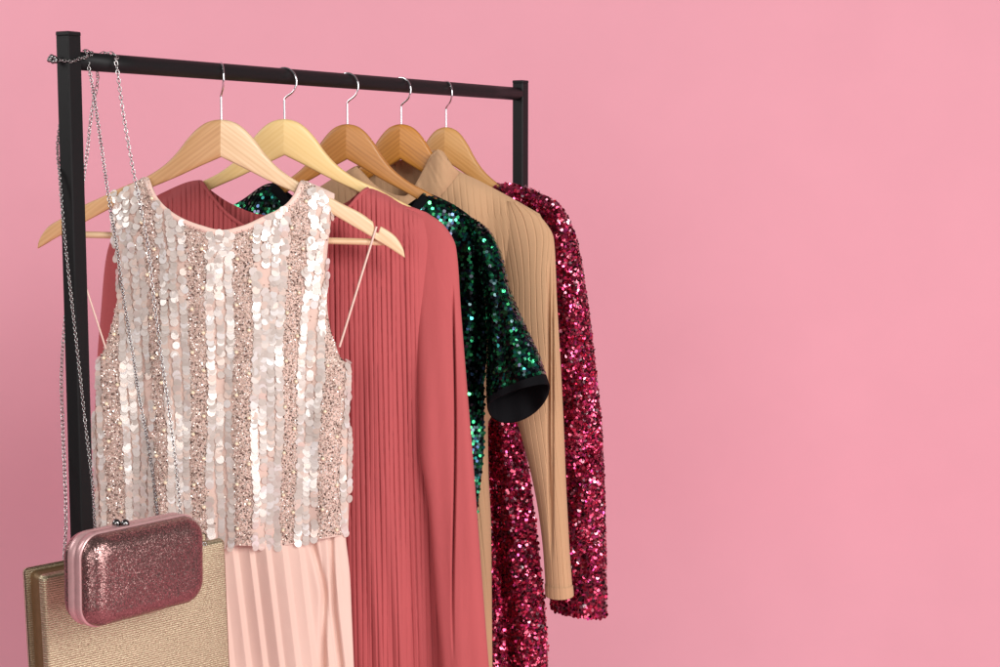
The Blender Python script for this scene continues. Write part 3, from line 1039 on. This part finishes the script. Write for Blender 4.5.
BND = np.array([[60, 80, 112, 137, 157, 182, 207, 233, 257, 287, 311, 336, 362, 385],
                [80, 97, 118, 148, 161, 188, 208, 232, 254, 283, 302, 327, 348, 364],
                [93, 105, 126, 154, 168, 190, 208, 233, 253, 280, 297, 318, 341, 353],
                [97, 106, 127, 155, 170, 192, 208, 234, 253, 279, 296, 317, 341, 353]], float)
BY = [215, 300, 440, 545]


def bnd(i, y):
    return np.interp(y, BY, BND[:, i])


# pearl sequins, sewn as overlapping scales in columns; neighbours lean together
X, Yv = [], []
for i in range(0, 13, 2):
    wmid = float(bnd(i + 1, 400) - bnd(i, 400))
    nc = max(2, int(round(wmid / 7.4)))
    for c in range(nc):
        yy = np.arange(176 + rng.uniform(0, 3), 549, rng.uniform(2.6, 3.1))
        n = len(yy)
        f = 0.5 + ((c + 0.5) / nc - 0.5) * 1.16
        a0, a1 = bnd(i, yy), bnd(i + 1, yy)
        loose = np.clip((370 - yy) / 120, 0.42, 1)           # the scales sit looser towards the shoulders
        X.append(a0 + (a1 - a0) * f + rng.normal(0, 1, n) * 1.7 * loose + 1.1 * np.sin(yy / 27 + c + i))
        Yv.append(yy + rng.normal(0, 1, n) * 1.2 * loose)
X, Yv = np.concatenate(X), np.concatenate(Yv)


def patch(ph):
    return (np.sin(X / 4.6 + ph + 1.3 * np.sin(Yv / 31.0 + ph)) * np.sin(Yv / 15.0 + X / 7.0 + 2.1 * ph) + 0.6 * np.sin(Yv / 37.0 + X / 11.0 + ph))


loose = np.clip((380 - Yv) / 150, 0.0, 1)
TV = -0.06 + 0.11 * patch(0.7) + rng.normal(0, 0.10, len(X)) * loose
TU = 0.09 * patch(2.9) + rng.normal(0, 0.08, len(X)) * loose
gapf = patch(5.1)
k = (rng.random(len(X)) > 0.02) & ~((gapf < -1.0) & (rng.random(len(X)) < 0.85))
X, Yv, TV, TU = X[k], Yv[k], TV[k], TU[k]
nb = lambda x: t1F(x) + np.where((x > 150) & (x < 300), 2.5, -0.5)
ok = (Yv > nb(X)) & (Yv < hem1(X) + 2.5) & (X > B1.fl(Yv) - 1.0) & (X < B1.fr(Yv) + 1.0) & ((Yv > 212) | ((X > B1.fl(Yv) + 3) & (X < B1.fr(Yv) - 3) & (Yv > t1F(X) + 2)))
# ragged edge rows hanging over the side seams and the hem
X, Yv, TV, TU = X[ok], Yv[ok], TV[ok], TU[ok]
P, U, Vv, N = B1.frame(np.clip(X, B1.fl(Yv) + 0.3, B1.fr(Yv) - 0.3), Yv)
V1, F1 = discs(P, U, Vv, N, rng.uniform(0.0043, 0.0053, len(X)), 14, 0.055, tv=TV, tu=TU, lift=0.0015)
mk("sequin_stripes", V1, F1, M_pail, b1, False)
# seed beads
x, y = scatter_body(B1, t1F, 545, 1.7, 1.65, 0.55)
ins = np.zeros(len(x), bool)
for i in range(1, 13, 2):
    e = rng.normal(0, 0.8, len(x))
    ins |= (x > bnd(i, y) - 0.2 + e) & (x < bnd(i + 1, y) + 0.2 + e)
ins |= rng.random(len(x)) < 0.05
ins &= (y < hem1(x) + 0.5) & (y > nb(x) + 1.0)
x, y = x[ins], y[ins]
fr = B1.frame(x, y)
V1, F1 = octa(*fr, rng.uniform(0.0008, 0.0015, len(x)))
mk("bead_stripes", V1, F1, M_bead, b1, False)
# pearls
PEARL = MB()
PEARL.ball((0, 0, 0), 0.0024, 10, 7)
pearl0 = None
for i in range(1, 13, 2):
    yy = 195.0 + rng.uniform(0, 15)
    side = 1
    while yy < 540:
        f = 0.5 + 0.28 * side
        xx = float(bnd(i, yy) * (1 - f) + bnd(i + 1, yy) * f)
        if B1.fl(yy) + 3 < xx < B1.fr(yy) - 3 and yy > nb(np.array(xx)) + 4:
            p, u_, v_, n_ = B1.frame(np.array([xx]), np.array([yy]))
            q_ = p[0] + n_[0] * 0.002 - WORLD_OFF[b1]
            if pearl0 is None:
                pearl0 = PEARL.build("pearl", M_pearl, None)
                pearl0.parent = b1
                pearl0.location = tuple(q_)
            else:
                pc_ = pearl0.copy()
                COL.objects.link(pc_)
                pc_.location = tuple(q_)
        yy += rng.uniform(17, 27)
        side = -side


# skirt
def f1s(x, y, s, sd):
    q = (x - 104 - 0.12 * (y - 540)) / 16.6
    z = q - np.floor(q)
    knife = np.where(z < 0.68, (z / 0.68) ** 1.3, (1 - z) / 0.32) - 0.5
    g = 0.0048 * knife * np.clip((y - 525) / 30, 0.25, 1)
    ln1 = np.interp(y, [540, 590, 667, 900], [312, 324, 323, 330])
    ln2 = np.interp(y, [540, 610, 667, 900], [331, 334, 341, 352])
    g = g - 0.010 * np.exp(-((x - ln1) / 3.0) ** 2) - 0.010 * np.exp(-((x - ln2) / 2.6) ** 2)
    return g + wav(x, y, [(0.003, 70, 0.3, -0.1)])


K1 = Body(pl1, 220.6, [(104, 520), (103, 560), (102, 620), (100, 667), (80, 1050)],
          [(344, 520), (346, 540), (350, 575), (352, 620), (354, 667), (372, 1050)],
          [(100, 480), (350, 480)], 0.019, sweep=D(9), fold=f1s, pw=(2.6, 0.5))
tK = lambda x: x * 0 + 520.0
K1.build("skirt", M_peach, g1, tK, tK, 1050, 90, 620, 50, 120, uniform=True)

# hanger loops of narrow satin ribbon
for (xa, ya), (xb, yb) in (((376.5, 226.5), (339.5, 347)), ((66, 226), (106, 349))):
    pts = []
    for k in np.linspace(0, 1, 14):
        xx, yy = xa + (xb - xa) * k, ya + (yb - ya) * k
        u_w = abs(xx - 220.6) * pl1.mpp
        da = -math.tan(D(9)) * 155 * M1 + 0.006
        db = float(B1.depth(np.array(min(max(xb, 110), 332)), np.array(yb), 1)) - 0.002
        dd = da * (1 - k) + db * k
        pts.append((xx, yy, dd))
    pts = np.array(pts)
    hw = 1.15
    ring = []
    for (ox, od) in ((-hw, 0.0), (0, 0.0006), (hw, 0.0), (0, -0.0006)):
        ring.append(pl1.on(pts[:, 0] + ox, pts[:, 1] + ox * 0.3, pts[:, 2] + od))
    V = np.stack(ring, 1)
    mk("hanger_loop", V, gf(14, 4, 0, True), M_peach_tape, g1)


# ------------------------------------------------------------------ bags
def rotm(yaw, pitch, roll):
    cy, sy = math.cos(yaw), math.sin(yaw)
    cr, sr = math.cos(roll), math.sin(roll)
    cp, sp = math.cos(pitch), math.sin(pitch)
    # local x right, y up, z towards the viewer
    B = np.array([[1, 0, 0], [0, 0, 1], [0, -1, 0]], float).T      # columns: images of x, y, z
    Bm = np.stack([np.array([1, 0, 0.]), np.array([0, 0, 1.]), np.array([0, -1., 0])], 1)
    Rz = np.array([[cr, -sr, 0], [sr, cr, 0], [0, 0, 1]])          # roll in the face plane
    Rx = np.array([[1, 0, 0], [0, cp, -sp], [0, sp, cp]])
    Ry = np.array([[cy, 0, sy], [0, 1, 0], [-sy, 0, cy]])          # yaw: face turns to the right
    return Bm @ Ry @ Rx @ Rz


def rrect(w, h, r, n=12):
    pts = []
    for cx, cy, a0 in ((w - r, h - r, 0), (-w + r, h - r, 90), (-w + r, -h + r, 180), (w - r, -h + r, 270)):
        for k in np.linspace(0, 90, n):
            a_ = math.radians(a0 + k)
            pts.append((cx + r * math.cos(a_), cy + r * math.sin(a_)))
    # fill straight runs
    out = []
    for i in range(len(pts)):
        p, q_ = np.array(pts[i]), np.array(pts[(i + 1) % len(pts)])
        L = np.linalg.norm(q_ - p)
        m = max(1, int(L / 0.008))
        for j in range(m):
            out.append(p + (q_ - p) * j / m)
    return np.array(out)


def shell(w, h, r, z0, z1, n=14, ex=0.5, inset=0.03, sgn=1):
    """half a box clutch: side wall curving over to a slightly domed face"""
    base = rrect(w, h, r)
    ctr = base * 0
    rows = []
    for k in np.linspace(0, 1, n):
        a_ = k * math.pi / 2
        ins = inset * (1 - math.cos(a_) ** 1.0)
        z = z0 + (z1 - z0) * math.sin(a_) ** 0.85
        q_ = base.copy()
        sx, sy = (w - ins) / w, (h - ins) / h
        rows.append(np.column_stack([q_[:, 0] * sx, q_[:, 1] * sy, np.full(len(q_), z)]))
    last = rows[-1]
    for k in (0.85, 0.65, 0.4, 0.15):
        rows.append(np.column_stack([last[:, 0] * k, last[:, 1] * k, np.full(len(last), z1 + (1 - k * k) * 0.0012)]))
    V = np.array(rows)
    V[..., 2] *= sgn
    nr, nc = V.shape[:2]
    fs = gf(nr, nc, 0, True, flip=(sgn < 0)).tolist()
    fs.append(list(range((nr - 1) * nc, nr * nc)))
    return V.reshape(-1, 3), fs


def loft_ring(w, h, r, prof):
    rows = []
    base = rrect(w, h, r)
    for (o_, z) in prof:
        rows.append(np.column_stack([base[:, 0] * (w + o_) / w, base[:, 1] * (h + o_) / h, np.full(len(base), z)]))
    V = np.array(rows)
    return V.reshape(-1, 3), gf(V.shape[0], V.shape[1], 0, True)


def chain(pts, pitch, link_l, link_w, wire, b=None, twist=90.0, jitter=8.0):
    """pts: world polyline"""
    b = b or MB()
    pts = np.asarray(pts, float)
    t = np.concatenate([[0], np.cumsum(np.linalg.norm(np.diff(pts, axis=0), axis=1))])
    fs = [pchip(t, pts[:, k]) for k in range(3)]
    n = int(t[-1] / pitch)
    pos = lambda s: np.stack([f(s) for f in fs], -1)
    ang = np.linspace(0, 2 * math.pi, 12, endpoint=False)
    for i in range(n):
        s = (i + 0.5) * t[-1] / n
        c = pos(np.array(s))
        d = pos(np.array(min(s + pitch * .6, t[-1]))) - pos(np.array(max(s - pitch * .6, 0)))
        d /= np.linalg.norm(d)
        ref = np.array([0, -1.0, 0])
        e1 = np.cross(d, ref)
        if np.linalg.norm(e1) < 0.2:
            e1 = np.cross(d, np.array([1.0, 0, 0]))
        e1 /= np.linalg.norm(e1)
        e2 = np.cross(d, e1)
        w_ = math.radians((i % 2) * twist + rng.normal(0, jitter) + 25)
        e = e1 * math.cos(w_) + e2 * math.sin(w_)
        ring = c + d * (link_l / 2) * np.cos(ang)[:, None] + e * (link_w / 2) * np.sign(np.sin(ang))[:, None] * (np.abs(np.sin(ang)) ** 0.8)[:, None]
        b.tube(ring, wire, 5, closed=True)
    return b


# gold clutch (behind) -------------------------------------------------------
def bag_xf(px, py, Y, yaw, pitch, roll):
    return at(px, py, Y), rotm(yaw, pitch, roll)


def face_uv(V):
    return V[:, :2] * np.array([1.0, 1.0])


gc, gR = bag_xf(131, 645, 1.645, D(41), D(0), D(1.5))
gb = thing("clutch_bag", "large flat gold woven clutch hanging by a chain behind the small pink one", "bag", gc + np.array([0, 0, -0.1]), "evening bags on chains")
GW, GH, GT = 0.1055, 0.100, 0.025
for nm, sg in (("front_panel", 1), ("back_panel", -1)):
    V, fs = shell(GW, GH, 0.0045, GT - 0.0085, GT, 12, inset=0.004, sgn=sg)
    Vi, fi = shell(GW - 0.001, GH - 0.001, 0.0038, GT - 0.0085, GT - 0.0086, 3, inset=0.0005, sgn=sg)
    uv = np.concatenate([V[:, :2], Vi[:, :2]])
    fi = [[q_ + len(V) for q_ in f_] for f_ in fi]
    Vw = np.concatenate([V, Vi]) @ gR.T + gc
    mk(nm, Vw, fs + fi, M_gold, gb, True, uv=uv, fix=True)
V, fs = loft_ring(GW - 0.006, GH - 0.004, 0.006, [(0, -GT + 0.008), (-0.002, -0.004), (-0.0035, 0.0), (-0.002, 0.004), (0, GT - 0.008)])
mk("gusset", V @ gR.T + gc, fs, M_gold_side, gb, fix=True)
# its chain: up over the rail and down behind the post
front_ = [(206, 545, 1.66), (181, 520, 1.70), (178.5, 492, 1.715), (171.5, 430, 1.74), (162, 360, 1.755), (154, 300, 1.76), (147, 240, 1.765), (138, 195, 1.765), (129.5, 150, 1.765),
          (122, 105, 1.765), (118, 75, 1.764), (115.5, 60, 1.765)]
P1 = [at(*p) for p in front_]
rp = rail_pt(112)
over = [rp + RP * 0.0115 * math.cos(a_) + np.array([0, 0, 0.0115 * math.sin(a_)]) + RD * k for a_, k in ((0.6, -0.002), (1.2, -0.004), (1.9, -0.008), (2.6, -0.012), (3.3, -0.016))]
back_ = [(97.5, 74, 1.79), (93, 105, 1.80), (88.5, 140, 1.80), (84, 175, 1.79), (74, 250, 1.775), (64, 330, 1.755), (61.5, 372, 1.745), (62.5, 420, 1.735), (64.5, 470, 1.72), (66, 520, 1.70), (64, 560, 1.66)]
P2 = [at(*p) for p in back_]
bm = chain(P1 + over + P2, 0.0045, 0.0060, 0.0036, 0.00052, twist=90)
bm.build("chain_strap", M_chain_b, gb)

# pink glitter clutch (in front) ----------------------------------------------
pc, pR = bag_xf(135.5, 568, 1.56, D(54), D(0), D(-1.0))
pb_ = thing("clutch_bag", "small rose pink glitter box clutch with rounded corners in front of the gold one", "bag", pc + np.array([0, 0, -0.05]), "evening bags on chains")
CW, CH, CR = 0.0750, 0.0450, 0.022
V, fs = shell(CW, CH, CR, 0.0085, 0.0265, 18, inset=0.017, sgn=1)
mk("front_shell", V @ pR.T + pc, fs, M_clutch, pb_, fix=True)
V, fs = shell(CW, CH, CR, 0.0085, 0.0265, 18, inset=0.017, sgn=-1)
mk("back_shell", V @ pR.T + pc, fs, M_clutch, pb_, fix=True)
V, fs = loft_ring(CW, CH, CR, [(-0.004, -0.0095), (0.0010, -0.0093), (0.0015, -0.0080), (0.0013, -0.0014), (0.0000, -0.0003), (0.0000, 0.0003), (0.0013, 0.0014), (0.0015, 0.0080), (0.0010, 0.0093), (-0.004, 0.0095)])
mk("frame", V @ pR.T + pc, fs, M_clutch_frame, pb_, fix=True)
b = MB()
cl = np.array([-0.018, CH + 0.0012, 0.0])
for dx in (-0.0022, 0.0022):
    b.ball((cl + np.array([dx, 0.002, 0.0038 * np.sign(dx)])) @ pR.T + pc, 0.0043, 16, 12)
    b.tube([(cl + np.array([dx, -0.006, 0])) @ pR.T + pc, (cl + np.array([dx, 0.0, 0])) @ pR.T + pc], 0.0028, 10)
b.build("ball_clasp", M_gun, pb_)
# chain: from the bag's right end up, over the rail beside the post, round the post, down its front
c1 = [(158, 522, 1.61), (156, 500, 1.645), (152, 468, 1.67), (145.5, 430, 1.69), (138.5, 392, 1.70), (131.5, 347, 1.71), (124, 300, 1.715), (116.5, 245, 1.72), (109, 200, 1.725),
      (104, 165, 1.73), (99, 130, 1.735), (94.5, 100, 1.74), (91, 78, 1.742), (88, 62, 1.742)]
Pc = [at(*p) for p in c1]
rp = rail_pt(89)
Pc += [rp + RP * 0.0116 * math.cos(a_) + np.array([0, 0, 0.0116 * math.sin(a_)]) - RD * k for a_, k in ((0.9, 0.003), (1.5, 0.007))]
up = np.array([0, 0, 1.0])
q0 = PA * np.array([1, 1, 0]) + np.array([0, 0, RAILZ])
Pc += [q0 + RP * 0.0135 + RD * 0.013 + up * 0.004, q0 + RP * 0.0115 + RD * 0.002 + up * 0.001, q0 + RP * 0.0115 - RD * 0.0075 - up * 0.002,
       q0 + RP * 0.003 - RD * 0.0115 - up * 0.001, q0 - RP * 0.008 - RD * 0.0115, q0 - RP * 0.0118 - RD * 0.003 - up * 0.006, q0 - RP * 0.0118 - up * 0.04]
Pc += [at(*p) for p in [(57.5, 150, 1.738), (59.5, 175, 1.722), (62.5, 215, 1.714), (66.5, 255, 1.710), (71.5, 300, 1.706), (76, 340, 1.702), (80.5, 380, 1.698), (86, 430, 1.690), (92, 480, 1.675),
                        (95, 525, 1.645), (97, 548, 1.60)]]
bm = chain(Pc, 0.0031, 0.0046, 0.0033, 0.00052, twist=70)
kb = q0 - RP * 0.0085 - RD * 0.0150
bm.build("chain_strap", M_chain, pb_)
b = MB()
for k in range(7):
    a_ = k * 2.4
    b.ball(kb + np.array([0.0035 * math.cos(a_), -0.001, 0.0035 * math.sin(a_) * (0.4 + 0.09 * k)]), 0.0026, 10, 8)
b.build("chain_clasp", M_gun, pb_)
